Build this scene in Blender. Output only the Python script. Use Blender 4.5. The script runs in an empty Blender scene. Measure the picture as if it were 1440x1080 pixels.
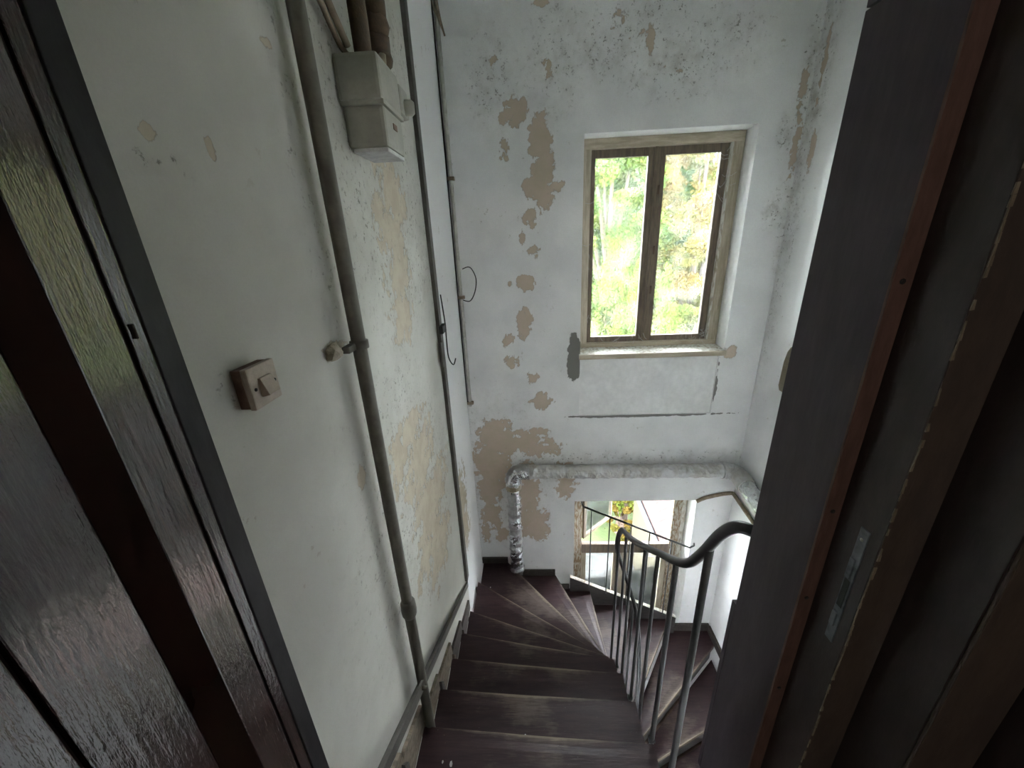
import bpy, bmesh, math, random
import numpy as np
from mathutils import Vector, Matrix

rng = np.random.default_rng(7)
random.seed(7)
scene = bpy.context.scene
col = scene.collection

# ------------------------------------------------------------------ camera
cam_d = bpy.data.cameras.new('camera')
cam_d.sensor_width = 36.0
cam_d.lens = 541.0 / 1440.0 * 36.0
cam_d.clip_start = 0.02
cam_d.clip_end = 300
cam = bpy.data.objects.new('camera', cam_d)
col.objects.link(cam)
_f, _vx, _vy, _hx = 541.0, 786.0 - 720, 1985.0 - 540, 742.0 - 720
_dn = Vector((_vx, _vy, _f)).normalized()
_fw = Vector((_hx, -(_hx * _vx + _f * _f) / _vy, _f)).normalized()
_rt = _dn.cross(_fw)
CX = Vector((_rt[0], _fw[0], -_dn[0]))
CY = Vector((_rt[1], _fw[1], -_dn[1]))
CZ = Vector((_rt[2], _fw[2], -_dn[2]))
m = Matrix((CX, -CY, -CZ)).transposed().to_4x4()
cam.matrix_world = m
scene.camera = cam

# ------------------------------------------------------------------ world, sun, exposure
world = bpy.data.worlds.new('sky')
scene.world = world
world.use_nodes = True
bg = world.node_tree.nodes['Background']
bg.inputs['Color'].default_value = (0.88, 0.925, 1.0, 1)
bg.inputs['Strength'].default_value = 13.0
sun_d = bpy.data.lights.new('sun', 'SUN')
sun_d.energy = 4.5
sun_d.angle = 0.01
sun_d.color = (1.0, 0.93, 0.78)
sun = bpy.data.objects.new('sun', sun_d)
col.objects.link(sun)
sun.rotation_euler = Vector((0.45, 0.62, -0.9)).to_track_quat('-Z', 'Y').to_euler()
vs = scene.view_settings
vs.view_transform = 'Standard'
vs.look = 'None'
vs.gamma = 1.0
vs.use_curve_mapping = False
vs.exposure = 1.85
scene.cycles.max_bounces = 8

# ------------------------------------------------------------------ materials
class NT:
    def __init__(s, name):
        s.mat = bpy.data.materials.new(name)
        s.mat.use_nodes = True
        s.t = s.mat.node_tree
        s.b = s.t.nodes['Principled BSDF']
        s.out = s.t.nodes['Material Output']
        s._c = {}
    def n(s, typ, **kw):
        nd = s.t.nodes.new(typ)
        for k, v in kw.items():
            setattr(nd, k, v)
        return nd
    def link(s, a, b):
        s.t.links.new(a, b)
    def put(s, sock, v):
        if isinstance(v, bpy.types.NodeSocket):
            s.link(v, sock)
        elif isinstance(v, (tuple, list)):
            sock.default_value = tuple(v) + ((1,) if len(v) == 3 and sock.type == 'RGBA' else ())
        else:
            sock.default_value = v
    def coord(s, scale=(1, 1, 1)):
        key = tuple(scale)
        if key not in s._c:
            tc = s.n('ShaderNodeTexCoord')
            mp = s.n('ShaderNodeMapping')
            mp.inputs['Scale'].default_value = scale
            s.link(tc.outputs['Object'], mp.inputs['Vector'])
            s._c[key] = mp.outputs['Vector']
        return s._c[key]
    def noise(s, scale, detail=4, rough=0.55, stretch=(1, 1, 1), dist=0.0):
        nd = s.n('ShaderNodeTexNoise')
        nd.inputs['Scale'].default_value = scale
        nd.inputs['Detail'].default_value = detail
        nd.inputs['Roughness'].default_value = rough
        nd.inputs['Distortion'].default_value = dist
        s.link(s.coord(stretch), nd.inputs['Vector'])
        return nd.outputs['Fac']
    def voro(s, scale, feature='F1', stretch=(1, 1, 1)):
        nd = s.n('ShaderNodeTexVoronoi', feature=feature)
        nd.inputs['Scale'].default_value = scale
        s.link(s.coord(stretch), nd.inputs['Vector'])
        return nd.outputs['Distance']
    def attr(s, name):
        nd = s.n('ShaderNodeAttribute', attribute_name=name)
        return nd.outputs['Fac']
    def attrc(s, name):
        nd = s.n('ShaderNodeAttribute', attribute_name=name)
        return nd.outputs['Color']
    def math(s, op, a, b=0.0, clamp=False):
        nd = s.n('ShaderNodeMath', operation=op, use_clamp=clamp)
        s.put(nd.inputs[0], a)
        s.put(nd.inputs[1], b)
        return nd.outputs[0]
    def ramp(s, v, lo, hi, a=0.0, b=1.0):
        nd = s.n('ShaderNodeMapRange')
        nd.interpolation_type = 'SMOOTHSTEP'
        s.put(nd.inputs['Value'], v)
        nd.inputs['From Min'].default_value = lo
        nd.inputs['From Max'].default_value = hi
        nd.inputs['To Min'].default_value = a
        nd.inputs['To Max'].default_value = b
        return nd.outputs['Result']
    def mix(s, f, a, b, mode='MIX'):
        nd = s.n('ShaderNodeMix', data_type='RGBA', blend_type=mode)
        s.put(nd.inputs['Factor'], f)
        s.put(nd.inputs['A'], a) if False else s.put(nd.inputs[6], a)
        s.put(nd.inputs[7], b)
        return nd.outputs[2]
    def bump(s, h, strength=0.4, dist=0.01):
        nd = s.n('ShaderNodeBump')
        nd.inputs['Strength'].default_value = strength
        nd.inputs['Distance'].default_value = dist
        s.link(h, nd.inputs['Height'])
        s.link(nd.outputs['Normal'], s.b.inputs['Normal'])
    def set(s, **kw):
        for k, v in kw.items():
            s.put(s.b.inputs[k.replace('_', ' ')], v)
        return s.mat

MAT = {}

def mk_plaster(name, base_a, base_b, peel_a, peel_b):
    t = NT(name)
    n3 = t.noise(3.0, 5)
    nf = t.noise(34.0, 7, 0.68, (1, 1, .6))
    nm = t.noise(11.0, 6, 0.6)
    c = t.mix(t.ramp(n3, .32, .7), base_a, base_b)
    c = t.mix(t.attr('paler'), c, (.80, .80, .80))  # whiter plaster on the strip past the batten
    fine = t.noise(220.0, 3, 0.6)
    c = t.mix(t.ramp(fine, .25, .8, 0.0, .18), c, (.42, .41, .38))
    # small chips that flaked off everywhere, thinly scattered
    chip = t.ramp(t.noise(17.0, 7, .68), .645, .665)
    thin = t.ramp(t.noise(2.1, 3), .42, .62)
    chip = t.math('MULTIPLY', chip, thin)
    c = t.mix(t.math('MULTIPLY', chip, .55), c, (.36, .32, .26))
    # dirt
    d = t.math('MULTIPLY', t.attr('dirt'), t.ramp(nm, .38, .72))
    c = t.mix(t.math('MULTIPLY', d, .75, True), c, (.30, .275, .225))
    spk = t.math('MULTIPLY', t.ramp(t.noise(48.0, 6, .72), .565, .64), t.ramp(t.attr('dirt'), .05, .4))
    c = t.mix(t.math('MULTIPLY', spk, .75), c, (.14, .13, .11))
    # peeled patches
    pv = t.math('ADD', t.attr('peel'), t.math('MULTIPLY', t.math('SUBTRACT', nf, .5), 1.15))
    mask = t.ramp(pv, .47, .515)
    edge = t.math('MULTIPLY', t.ramp(pv, .42, .48), t.math('SUBTRACT', 1.0, t.ramp(pv, .50, .56)))
    pc = t.mix(t.ramp(nm, .35, .65), peel_a, peel_b)
    c = t.mix(mask, c, pc)
    c = t.mix(t.math('MULTIPLY', edge, .35), c, (.28, .24, .19))
    g = t.ramp(t.math('ADD', t.attr('grey'), t.math('MULTIPLY', t.math('SUBTRACT', nf, .5), .4)), .46, .52)
    c = t.mix(g, c, (.20, .195, .18))
    h = t.math('ADD', t.math('MULTIPLY', mask, -1.0), t.math('MULTIPLY', nf, .35))
    h = t.math('ADD', h, t.math('MULTIPLY', n3, 1.2))
    t.bump(h, .55, .006)
    MAT[name] = t.set(Base_Color=c, Roughness=.85)

mk_plaster('plaster', (.83, .83, .825), (.73, .735, .735), (.52, .44, .34), (.56, .455, .37))
mk_plaster('plaster_yellowed', (.58, .568, .52), (.50, .49, .445), (.55, .49, .38), (.48, .41, .315))

def simple(name, c1, c2, scale=12, rough=.7, stretch=(1, 1, 1), bump=.25, bdist=.004, metallic=0.0, lo=.35, hi=.65, detail=5):
    t = NT(name)
    n = t.noise(scale, detail, .6, stretch)
    c = t.mix(t.ramp(n, lo, hi), c1, c2)
    f = t.noise(scale * 6, 3, .6, stretch)
    c = t.mix(t.ramp(f, .3, .75, 0, .25), c, tuple(x * .6 for x in c1))
    t.bump(t.math('ADD', n, t.math('MULTIPLY', f, .4)), bump, bdist)
    MAT[name] = t.set(Base_Color=c, Roughness=rough, Metallic=metallic)
    return MAT[name]

simple('plain_wall', (.84, .84, .83), (.76, .76, .75), 4, .9)
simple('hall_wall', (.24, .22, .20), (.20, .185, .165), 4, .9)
simple('hall_floor', (.08, .05, .035), (.12, .08, .055), 6, .5, (1, 8, 1))
simple('old_wood', (.56, .49, .38), (.40, .34, .25), 7, .75, (6, 6, .8), .4)
simple('old_wood_flat', (.56, .49, .38), (.40, .34, .25), 7, .75, (.8, 6, 6), .4)
simple('sash_wood', (.20, .155, .11), (.13, .10, .075), 9, .7, (6, 6, .8), .4)
simple('frame_paint', (.62, .61, .55), (.38, .33, .25), 14, .7, (3, 3, 1), .5, lo=.45, hi=.6)
simple('flaking_wood', (.42, .38, .31), (.22, .14, .075), 16, .8, (4, 4, 1), .6, .006, lo=.46, hi=.54)
simple('iron_paint', (.10, .092, .080), (.072, .066, .056), 18, .5, (1, 1, 1), .2, .003)
simple('pipe_paint', (.15, .138, .112), (.105, .096, .078), 16, .55, (1, 1, 1), .25, .003)
simple('rail_iron', (.045, .045, .048), (.03, .03, .033), 25, .32, (1, 1, 1), .12, .002)
simple('dark_trim', (.035, .025, .024), (.05, .036, .034), 12, .4, (3, 3, 1), .2, .003)
simple('trim_blue', (.020, .018, .019), (.030, .026, .028), 12, .42, (3, 3, 1), .2, .003)
MAT['trim_blue'].node_tree.nodes['Principled BSDF'].inputs['Specular IOR Level'].default_value = .22
simple('lining_paint', (.062, .048, .060), (.080, .062, .076), 9, .55, (1, 3, .6), .2, .003)
simple('raw_wood', (.19, .108, .088), (.14, .080, .066), 14, .8, (6, 6, 1), .4, .004)
simple('frame_brown', (.105, .078, .062), (.075, .056, .048), 10, .75, (4, 4, 1), .35, .004)
simple('crack_filler', (.36, .31, .23), (.22, .18, .13), 30, .9, (1, 1, 1), .8, .004)
simple('strike_metal', (.22, .23, .26), (.09, .095, .11), 22, .45, (1, 1, 1), .2, .002, .8)
simple('box_plastic', (.40, .39, .34), (.35, .34, .295), 9, .5, (1, 1, 1), .15, .003)
simple('switch_face', (.50, .42, .35), (.43, .36, .30), 30, .5, (1, 1, 1), .2, .002)
simple('switch_side', (.16, .09, .065), (.22, .14, .10), 30, .6, (1, 1, 1), .3, .002)
simple('rust', (.15, .095, .06), (.10, .075, .055), 24, .85, (1, 1, 1), .6, .005)
simple('cable_old', (.30, .235, .165), (.20, .155, .11), 30, .8, (1, 1, 1), .4, .003)
simple('white_cable', (.55, .54, .50), (.42, .41, .37), 20, .6, (1, 1, 1), .2, .002)
simple('black_wire', (.02, .02, .02), (.03, .03, .03), 20, .6)
simple('bell_cream', (.40, .34, .25), (.34, .29, .21), 12, .45, (1, 1, 1), .1, .002)
simple('skirting_worn', (.26, .215, .16), (.13, .105, .08), 15, .8, (1, 2, 5), .6, .006)
simple('skirting_dark', (.055, .045, .04), (.10, .085, .07), 18, .55, (2, 2, 6), .4, .004, lo=.5, hi=.7)
simple('string_dark', (.04, .036, .036), (.065, .058, .055), 12, .5, (1, 1, 4), .3, .004)
simple('plaster_clump', (.42, .37, .30), (.32, .28, .22), 40, .95, (1, 1, 1), .8, .008)
simple('flake_white', (.62, .62, .62), (.5, .5, .5), 40, .8)
simple('web', (.62, .62, .6), (.5, .5, .5), 40, .9)
simple('bark', (.13, .095, .07), (.07, .05, .04), 9, .95, (3, 3, .6), .8, .02)
simple('lawn', (.030, .050, .012), (.045, .062, .018), 3, 1.0, (1, 1, 1), .5, .03)
simple('concrete', (.030, .031, .032), (.024, .025, .025), 2.0, .95, (1, 1, 1), .4, .01)
simple('house_yellow', (.050, .041, .020), (.043, .035, .017), 2, .9)
simple('roof_tile', (.046, .0235, .0195), (.037, .0195, .016), 5, .9, (1, 1, 1), .4, .01)
simple('zinc', (.10, .105, .11), (.08, .085, .09), 6, .5, (1, 1, 1), .1, .003, .3)
simple('far_wall', (.60, .57, .52), (.52, .50, .46), 1.5, .95)

# worn, once dark-varnished stair boards; 'wear' is where feet have rubbed the varnish off
t = NT('tread_wood')
g = t.noise(5.0, 7, .65, (1.2, 9, 9))
g2 = t.noise(26.0, 5, .6, (.5, 5, 5))
pt = t.noise(3.2, 5, .6)
c = t.mix(t.ramp(g, .3, .7), (.026, .012, .014), (.046, .023, .024))
w = t.math('ADD', t.attr('wear'), t.math('MULTIPLY', t.math('SUBTRACT', pt, .5), 2.0))
w = t.math('ADD', w, t.math('MULTIPLY', t.math('SUBTRACT', g2, .5), .9))
c = t.mix(t.ramp(w, .30, .85, 0, .85), c, (.125, .098, .080))
c = t.mix(t.ramp(w, .85, 1.25, 0, .85), c, (.26, .21, .155))
spk = t.ramp(t.noise(150.0, 2, .5), .74, .77)
c = t.mix(t.math('MULTIPLY', spk, .5), c, (.35, .34, .32))
t.bump(t.math('ADD', g2, t.math('MULTIPLY', g, .5)), .25, .004)
MAT['tread_wood'] = t.set(Base_Color=c, Roughness=t.ramp(w, .2, 1.0, .42, .65), Specular_IOR_Level=.35)

# thick glossy brown door varnish with brush ridges running up the door
t = NT('door_varnish')
a = t.noise(60.0, 3, .6, (1, 1, .06))
b = t.noise(170.0, 3, .6, (1, 1, .25))
d = t.noise(9.0, 4, .5, (1, 1, .5))
c = t.mix(t.ramp(d, .3, .7), (.026, .010, .009), (.038, .016, .013))
t.bump(t.math('ADD', t.math('MULTIPLY', a, .7), t.math('ADD', t.math('MULTIPLY', b, .35), d)), .6, .0045)
MAT['door_varnish'] = t.set(Base_Color=c, Roughness=.17, Coat_Weight=.85, Coat_Roughness=.08)
t.link(t.b.inputs['Normal'].links[0].from_socket, t.b.inputs['Coat Normal'])

# the same varnish, laid on smoothly over the mouldings
t = NT('moulding_varnish')
d = t.noise(9.0, 4, .5, (1, 1, .5))
t.bump(d, .1, .002)
MAT['moulding_varnish'] = t.set(Base_Color=t.mix(t.ramp(d, .3, .7), (.026, .010, .009), (.038, .016, .013)), Roughness=.22)

# crumpled foil lagging
t = NT('foil')
v = t.voro(34.0, 'F1', (1, 1, 1))
v2 = t.voro(80.0, 'F1')
n = t.noise(7.0, 4)
c = t.mix(t.ramp(n, .4, .65), (.62, .63, .65), (.42, .42, .42))
t.bump(t.math('ADD', v, t.math('MULTIPLY', v2, .3)), .45, .012)
MAT['foil'] = t.set(Base_Color=c, Metallic=t.ramp(n, .5, .72, .95, .5), Roughness=t.ramp(n, .4, .65, .22, .42))
t = NT('foil_dusty')
v = t.voro(26.0)
n = t.noise(9.0, 5)
c = t.mix(t.ramp(n, .42, .6), (.44, .42, .39), (.56, .56, .56))
t.bump(t.math('ADD', v, n), .8, .015)
MAT['foil_dusty'] = t.set(Base_Color=c, Metallic=t.ramp(n, .45, .62, .15, .75), Roughness=.5)

# dusty window pane: mostly lets light straight through, a faint film and a sheen
t = NT('pane_glass')
tr = t.n('ShaderNodeBsdfTransparent')
tr.inputs['Color'].default_value = (.95, .97, .95, 1)
df = t.n('ShaderNodeBsdfTranslucent')
df.inputs['Color'].default_value = (.8, .82, .8, 1)
gl = t.n('ShaderNodeBsdfGlossy')
gl.inputs['Roughness'].default_value = .05
m1 = t.n('ShaderNodeMixShader')
t.put(m1.inputs[0], t.ramp(t.noise(6.0, 5), .35, .75, .008, .04))
t.link(tr.outputs[0], m1.inputs[1]); t.link(df.outputs[0], m1.inputs[2])
m2 = t.n('ShaderNodeMixShader')
fr = t.n('ShaderNodeFresnel'); fr.inputs['IOR'].default_value = 1.35
t.link(fr.outputs[0], m2.inputs[0])
t.link(m1.outputs[0], m2.inputs[1]); t.link(gl.outputs[0], m2.inputs[2])
t.link(m2.outputs[0], t.out.inputs['Surface'])
MAT['pane_glass'] = t.mat

# leaves: colour from the leaf's own vertex colour, light shines through
t = NT('leaf')
cc = t.attrc('leafcol')
df = t.n('ShaderNodeBsdfDiffuse'); tl = t.n('ShaderNodeBsdfTranslucent'); mx = t.n('ShaderNodeMixShader')
mx.inputs[0].default_value = .45
t.link(cc, df.inputs['Color']); t.link(cc, tl.inputs['Color'])
t.link(df.outputs[0], mx.inputs[1]); t.link(tl.outputs[0], mx.inputs[2])
t.link(mx.outputs[0], t.out.inputs['Surface'])
MAT['leaf'] = t.mat

# ------------------------------------------------------------------ mesh helpers
def link(o, parent=None, mat=None):
    col.objects.link(o)
    if parent is not None:
        o.parent = parent
    if mat is not None and o.data is not None:
        o.data.materials.append(MAT[mat])
    return o

def tag(o, label=None, cat=None, group=None, kind=None):
    if label: o['label'] = label
    if cat: o['category'] = cat
    if group: o['group'] = group
    if kind: o['kind'] = kind
    return o

def empty(name, loc=(0, 0, 0)):
    o = bpy.data.objects.new(name, None)
    o.empty_display_size = .05
    col.objects.link(o)
    o.location = loc
    return o

def from_bm(name, bm, mat, parent=None, smooth=False):
    bmesh.ops.recalc_face_normals(bm, faces=bm.faces[:])
    me = bpy.data.meshes.new(name)
    bm.to_mesh(me); bm.free()
    if smooth:
        for p in me.polygons: p.use_smooth = True
    o = bpy.data.objects.new(name, me)
    if parent is not None:
        L = Vector((0, 0, 0)); q = parent
        while q is not None:
            L = L + q.location; q = q.parent
        if L.length > 0:
            me.transform(Matrix.Translation(-L))
    return link(o, parent, mat)

def add_box(bm, a, b, bev=0.0):
    v = [bm.verts.new((x, y, z)) for x in (a[0], b[0]) for y in (a[1], b[1]) for z in (a[2], b[2])]
    fs = [(0, 1, 3, 2), (4, 6, 7, 5), (0, 4, 5, 1), (2, 3, 7, 6), (0, 2, 6, 4), (1, 5, 7, 3)]
    faces = [bm.faces.new([v[i] for i in f]) for f in fs]
    if bev > 0:
        ed = list({e for f in faces for e in f.edges})
        bmesh.ops.bevel(bm, geom=ed, offset=bev, segments=2, affect='EDGES', profile=.6)

def box(name, a, b, mat, parent=None, bev=0.0):
    bm = bmesh.new()
    lo = [min(p, q) for p, q in zip(a, b)]; hi = [max(p, q) for p, q in zip(a, b)]
    add_box(bm, lo, hi, bev)
    return from_bm(name, bm, mat, parent)

def add_prism(bm, pts, off):
    """polygon pts (3-D) extruded by vector off"""
    off = Vector(off)
    a = [bm.verts.new(p) for p in pts]
    b = [bm.verts.new(Vector(p) + off) for p in pts]
    bm.faces.new(a); bm.faces.new(list(reversed(b)))
    n = len(pts)
    for i in range(n):
        bm.faces.new((a[i], a[(i + 1) % n], b[(i + 1) % n], b[i]))

def prism(name, pts, off, mat, parent=None, bev=0.0):
    bm = bmesh.new()
    add_prism(bm, pts, off)
    if bev > 0:
        bmesh.ops.bevel(bm, geom=bm.edges[:], offset=bev, segments=2, affect='EDGES', profile=.6)
    return from_bm(name, bm, mat, parent)

def smooth_path(pts, n=6):
    P = [Vector(p) for p in pts]
    out = []
    for i in range(len(P) - 1):
        p0 = P[max(i - 1, 0)]; p1 = P[i]; p2 = P[i + 1]; p3 = P[min(i + 2, len(P) - 1)]
        for k in range(n):
            u = k / n
            out.append(.5 * ((2 * p1) + (p2 - p0) * u + (2 * p0 - 5 * p1 + 4 * p2 - p3) * u * u + (3 * p1 - p0 - 3 * p2 + p3) * u ** 3))
    out.append(P[-1])
    return out

def add_tube(bm, path, r, seg=10, jitter=0.0, ry=None, cap=True):
    P = [Vector(p) for p in path]
    rad = r if isinstance(r, (list, tuple, np.ndarray)) else [r] * len(P)
    rings = []
    up = Vector((0, 0, 1))
    prev = None
    for i, p in enumerate(P):
        tg = (P[min(i + 1, len(P) - 1)] - P[max(i - 1, 0)]).normalized()
        if prev is None:
            ref = up if abs(tg.z) < .9 else Vector((1, 0, 0))
            a = tg.cross(ref).normalized()
        else:
            a = (prev - tg * prev.dot(tg)).normalized()
        prev = a
        b = tg.cross(a)
        ring = []
        for k in range(seg):
            th = 2 * math.pi * k / seg
            q = rad[i] * (1 + (random.uniform(-jitter, jitter) if jitter else 0))
            ring.append(bm.verts.new(p + a * (math.cos(th) * q) + b * (math.sin(th) * q * (ry or 1))))
        rings.append(ring)
    for i in range(len(rings) - 1):
        for k in range(seg):
            bm.faces.new((rings[i][k], rings[i][(k + 1) % seg], rings[i + 1][(k + 1) % seg], rings[i + 1][k]))
    if cap:
        bm.faces.new(list(reversed(rings[0]))); bm.faces.new(rings[-1])

def tube(name, path, r, mat, parent=None, seg=10, jitter=0.0, smooth=True, ry=None):
    bm = bmesh.new()
    add_tube(bm, path, r, seg, jitter, ry)
    return from_bm(name, bm, mat, parent, smooth)

def add_blob(bm, c, r, sub=2, jit=.15):
    res = bmesh.ops.create_icosphere(bm, subdivisions=sub, radius=1.0)
    for v in res['verts']:
        k = 1 + random.uniform(-jit, jit)
        v.co = Vector((c[0] + v.co.x * r[0] * k, c[1] + v.co.y * r[1] * k, c[2] + v.co.z * r[2] * k))

# value noise on a plane, for the wall wear
def vnoise(u, v, seed):
    r = np.random.default_rng(seed)
    tab = r.random((256, 256))
    iu = np.floor(u).astype(int); iv = np.floor(v).astype(int)
    fu = u - iu; fv = v - iv
    fu = fu * fu * (3 - 2 * fu); fv = fv * fv * (3 - 2 * fv)
    g = lambda a, b: tab[a % 256, b % 256]
    return (g(iu, iv) * (1 - fu) + g(iu + 1, iv) * fu) * (1 - fv) + (g(iu, iv + 1) * (1 - fu) + g(iu + 1, iv + 1) * fu) * fv
def fbm(u, v, sc, seed, oc=4):
    s = 0; a = .5; tot = 0
    for i in range(oc):
        s = s + a * vnoise(u * sc, v * sc, seed + i); tot += a
        a *= .5; sc *= 2.1
    return s / tot

def blob_field(U, V, blobs, seed, rough=.9):
    out = np.zeros_like(U)
    n = fbm(U, V, 14.0, seed) - .5
    n2 = fbm(U, V, 40.0, seed + 9) - .5
    for (cu, cv, ru, rv, s) in blobs:
        d = np.sqrt(((U - cu) / max(ru, .01)) ** 2 + ((V - cv) / max(rv, .01)) ** 2)
        f = s * np.clip(1.0 - .5 * d, 0, .95)
        f = np.where(f > 0, f + (n * rough + n2 * .6) * np.clip(f * 3, 0, 1), 0)
        out = np.maximum(out, f)
    return out

def grid_wall(name, mat, P, u0, u1, v0, v1, step, holes, peel, dirt, grey=(), seed=1, relief=.0022, nrm=(0, 0, 0), extra=(), paler=None):
    """one plaster face of a wall; P(u, v) -> xyz; relief sinks the peeled spots a little"""
    us = set(np.round(np.linspace(u0, u1, int((u1 - u0) / step) + 1), 4)); vsx = set(np.round(np.linspace(v0, v1, int((v1 - v0) / step) + 1), 4))
    def snap(arr, val):
        arr = sorted(arr); k = min(range(len(arr)), key=lambda i: abs(arr[i] - val)); arr[k] = val
        return set(arr)
    for h in holes:
        us = snap(us, h[0]); us = snap(us, h[1]); vsx = snap(vsx, h[2]); vsx = snap(vsx, h[3])
    us = np.array(sorted(us)); vv = np.array(sorted(vsx))
    U, V = np.meshgrid(us, vv, indexing='ij')
    pe = blob_field(U, V, peel, seed); di = blob_field(U, V, dirt, seed + 50, .5); gr = blob_field(U, V, grey, seed + 90, .5)
    for fn in extra:
        pe, di = fn(U, V, pe, di)
    X, Y, Z = P(U, V)
    sink = relief * np.clip((pe - .4) * 6, 0, 1) - .006 * (fbm(U, V, 2.2, seed + 30) - .5)
    co = np.stack([X - nrm[0] * sink, Y - nrm[1] * sink, Z - nrm[2] * sink], -1).reshape(-1, 3)
    nu, nv = len(us), len(vv)
    cu = (us[:-1] + us[1:]) / 2; cv = (vv[:-1] + vv[1:]) / 2
    ok = np.ones((nu - 1, nv - 1), bool)
    for h in holes:
        ok &= ~((cu[:, None] > h[0]) & (cu[:, None] < h[1]) & (cv[None, :] > h[2]) & (cv[None, :] < h[3]))
    I, J = np.nonzero(ok)
    a = I * nv + J
    quads = np.stack([a, a + nv, a + nv + 1, a + 1], -1)
    me = bpy.data.meshes.new(name)
    me.vertices.add(len(co)); me.vertices.foreach_set('co', co.ravel().astype(np.float32))
    me.loops.add(quads.size); me.loops.foreach_set('vertex_index', quads.ravel().astype(np.int32))
    me.polygons.add(len(quads)); me.polygons.foreach_set('loop_start', (np.arange(len(quads)) * 4).astype(np.int32))
    me.polygons.foreach_set('use_smooth', np.ones(len(quads), bool))
    me.update(calc_edges=True)
    for nm_, arr in (('peel', pe), ('dirt', di), ('grey', gr), ('paler', paler(U, V) if paler else U * 0)):
        at = me.attributes.new(nm_, 'FLOAT', 'POINT'); at.data.foreach_set('value', arr.ravel().astype(np.float32))
    o = bpy.data.objects.new(name, me)
    return link(o, None, mat)

# ------------------------------------------------------------------ the stairwell shell
D = 3.03          # end wall
XL = -0.555       # left wall
XR = 1.83         # right wall
TOP = 1.75
LOW = -5.1
LAND = -1.59
PEEL_END = [(-0.053, 0.805, 0.061, 0.068, 1.2), (-0.149, 0.766, 0.019, 0.036, 1), (-0.188, 1.081, 0.027, 0.041, 0.9), (0.1, 0.613, 0.058, 0.127, 1.2), (0.111, 0.398, 0.069, 0.158, 1.2), (0.009, 0.327, 0.03, 0.064, 1.1), (0.185, 0.341, 0.06, 0.036, 1), (-0.144, 0.584, 0.034, 0.06, 0.9), (0.025, 0.15, 0.046, 0.057, 1.1), (-0.036, 0.018, 0.021, 0.049, 1.1), (0.045, -0.079, 0.042, 0.045, 0.9), (-0.031, -0.318, 0.054, 0.053, 1.1), (-0.145, -0.313, 0.016, 0.021, 1), (-0.047, -0.642, 0.051, 0.104, 1.2), (-0.171, -0.76, 0.046, 0.047, 1.1), (-0.155, -0.935, 0.053, 0.049, 1), (0.016, -1.089, 0.047, 0.051, 1), (0.09, -1.298, 0.085, 0.06, 1.1), (-0.314, -1.674, 0.14, 0.161, 1.2), (-0.392, -1.893, 0.13, 0.215, 1.2), (-0.093, -1.693, 0.215, 0.087, 1.1), (0.096, -1.769, 0.165, 0.059, 1), (-0.411, -2.202, 0.094, 0.245, 1.1), (-0.413, -2.448, 0.096, 0.187, 1), (-0.057, -2.013, 0.078, 0.093, 1.1), (-0.045, -2.288, 0.094, 0.248, 1.15), (-0.018, -2.579, 0.124, 0.191, 1.1), (0.288, -2.095, 0.085, 0.141, 1.1), (-0.318, -2.75, 0.064, 0.089, 0.9), (-0.482, -2.661, 0.056, 0.123, 0.9), (0.067, -1.597, 0.087, 0.035, 0.9), (0.117, 1.354, 0.043, 0.02, 1), (0.8, 1.116, 0.022, 0.091, 1), (0.731, 1.155, 0.087, 0.036, 0.5), (0.553, 1.236, 0.13, 0.056, 0.5), (0.157, 1.006, 0.046, 0.053, 0.6), (0.924, 0.963, 0.112, 0.075, 0.4), (1.586, -0.912, 0.039, 0.042, 1.3), (1.107, -1.029, 0.051, 0.037, 1), (1.78, 0.842, 0.026, 0.155, 0.7), (1.802, 0.527, 0.028, 0.257, 0.6)]
GREY_END = [(0.351, -0.932, 0.046, 0.16, 1.4), (1.515, -1.182, 0.014, 0.259, .8), (.955, -1.452, .52, .013, 1.3)]
DIRT_END = [(1.715, 0.572, 0.032, 0.091, 1), (1.722, 0.097, 0.044, 0.084, 1), (1.748, 0.165, 0.015, 0.139, 0.8), (1.807, 0.914, 0.044, 0.23, 0.8), (1.836, 0.315, 0.047, 0.414, 0.7), (0.558, 1.13, 0.264, 0.146, 0.55), (0.964, 0.998, 0.265, 0.151, 0.5), (1.214, 1.092, 0.217, 0.183, 0.45), (0.202, 1.041, 0.181, 0.229, 0.4), (-0.212, 0.989, 0.138, 0.235, 0.4), (0.744, 1.276, 0.257, 0.052, 0.5), (0.247, 1.111, 0.013, 0.148, 0.6), (-.3, -2.0, .35, .6, .35), (.8, -1.86, 1.2, .05, .5)]
PEEL_LEFT = [(1.621, 0.301, 0.083, 0.055, 0.9), (1.737, 0.206, 0.161, 0.11, 1), (1.644, 0.041, 0.15, 0.107, 0.95), (1.688, -0.1, 0.152, 0.14, 0.9), (1.574, 0.116, 0.064, 0.076, 0.8), (1.655, -0.276, 0.142, 0.113, 0.9), (1.518, -0.794, 0.199, 0.057, 1.2), (1.396, -0.83, 0.116, 0.107, 1.1), (1.603, -0.994, 0.258, 0.153, 1.0), (1.748, -1.312, 0.325, 0.17, 1.0), (1.771, -1.631, 0.244, 0.177, 1.0), (1.507, -1.478, 0.153, 0.124, 0.8), (2.443, -1.838, 0.155, 0.274, 0.9), (2.463, -2.126, 0.162, 0.188, 0.9), (0.762, 0.178, 0.009, 0.021, 0.9), (0.642, 0.171, 0.006, 0.005, 1.2), (1.044, -0.697, 0.027, 0.037, 1.0), (1.023, 0.424, 0.024, 0.009, 0.7), (0.536, 0.069, 0.006, 0.007, 0.9), (0.564, 0.182, 0.008, 0.012, 0.7), (1.035, -0.266, 0.056, 0.026, 1)]
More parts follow.
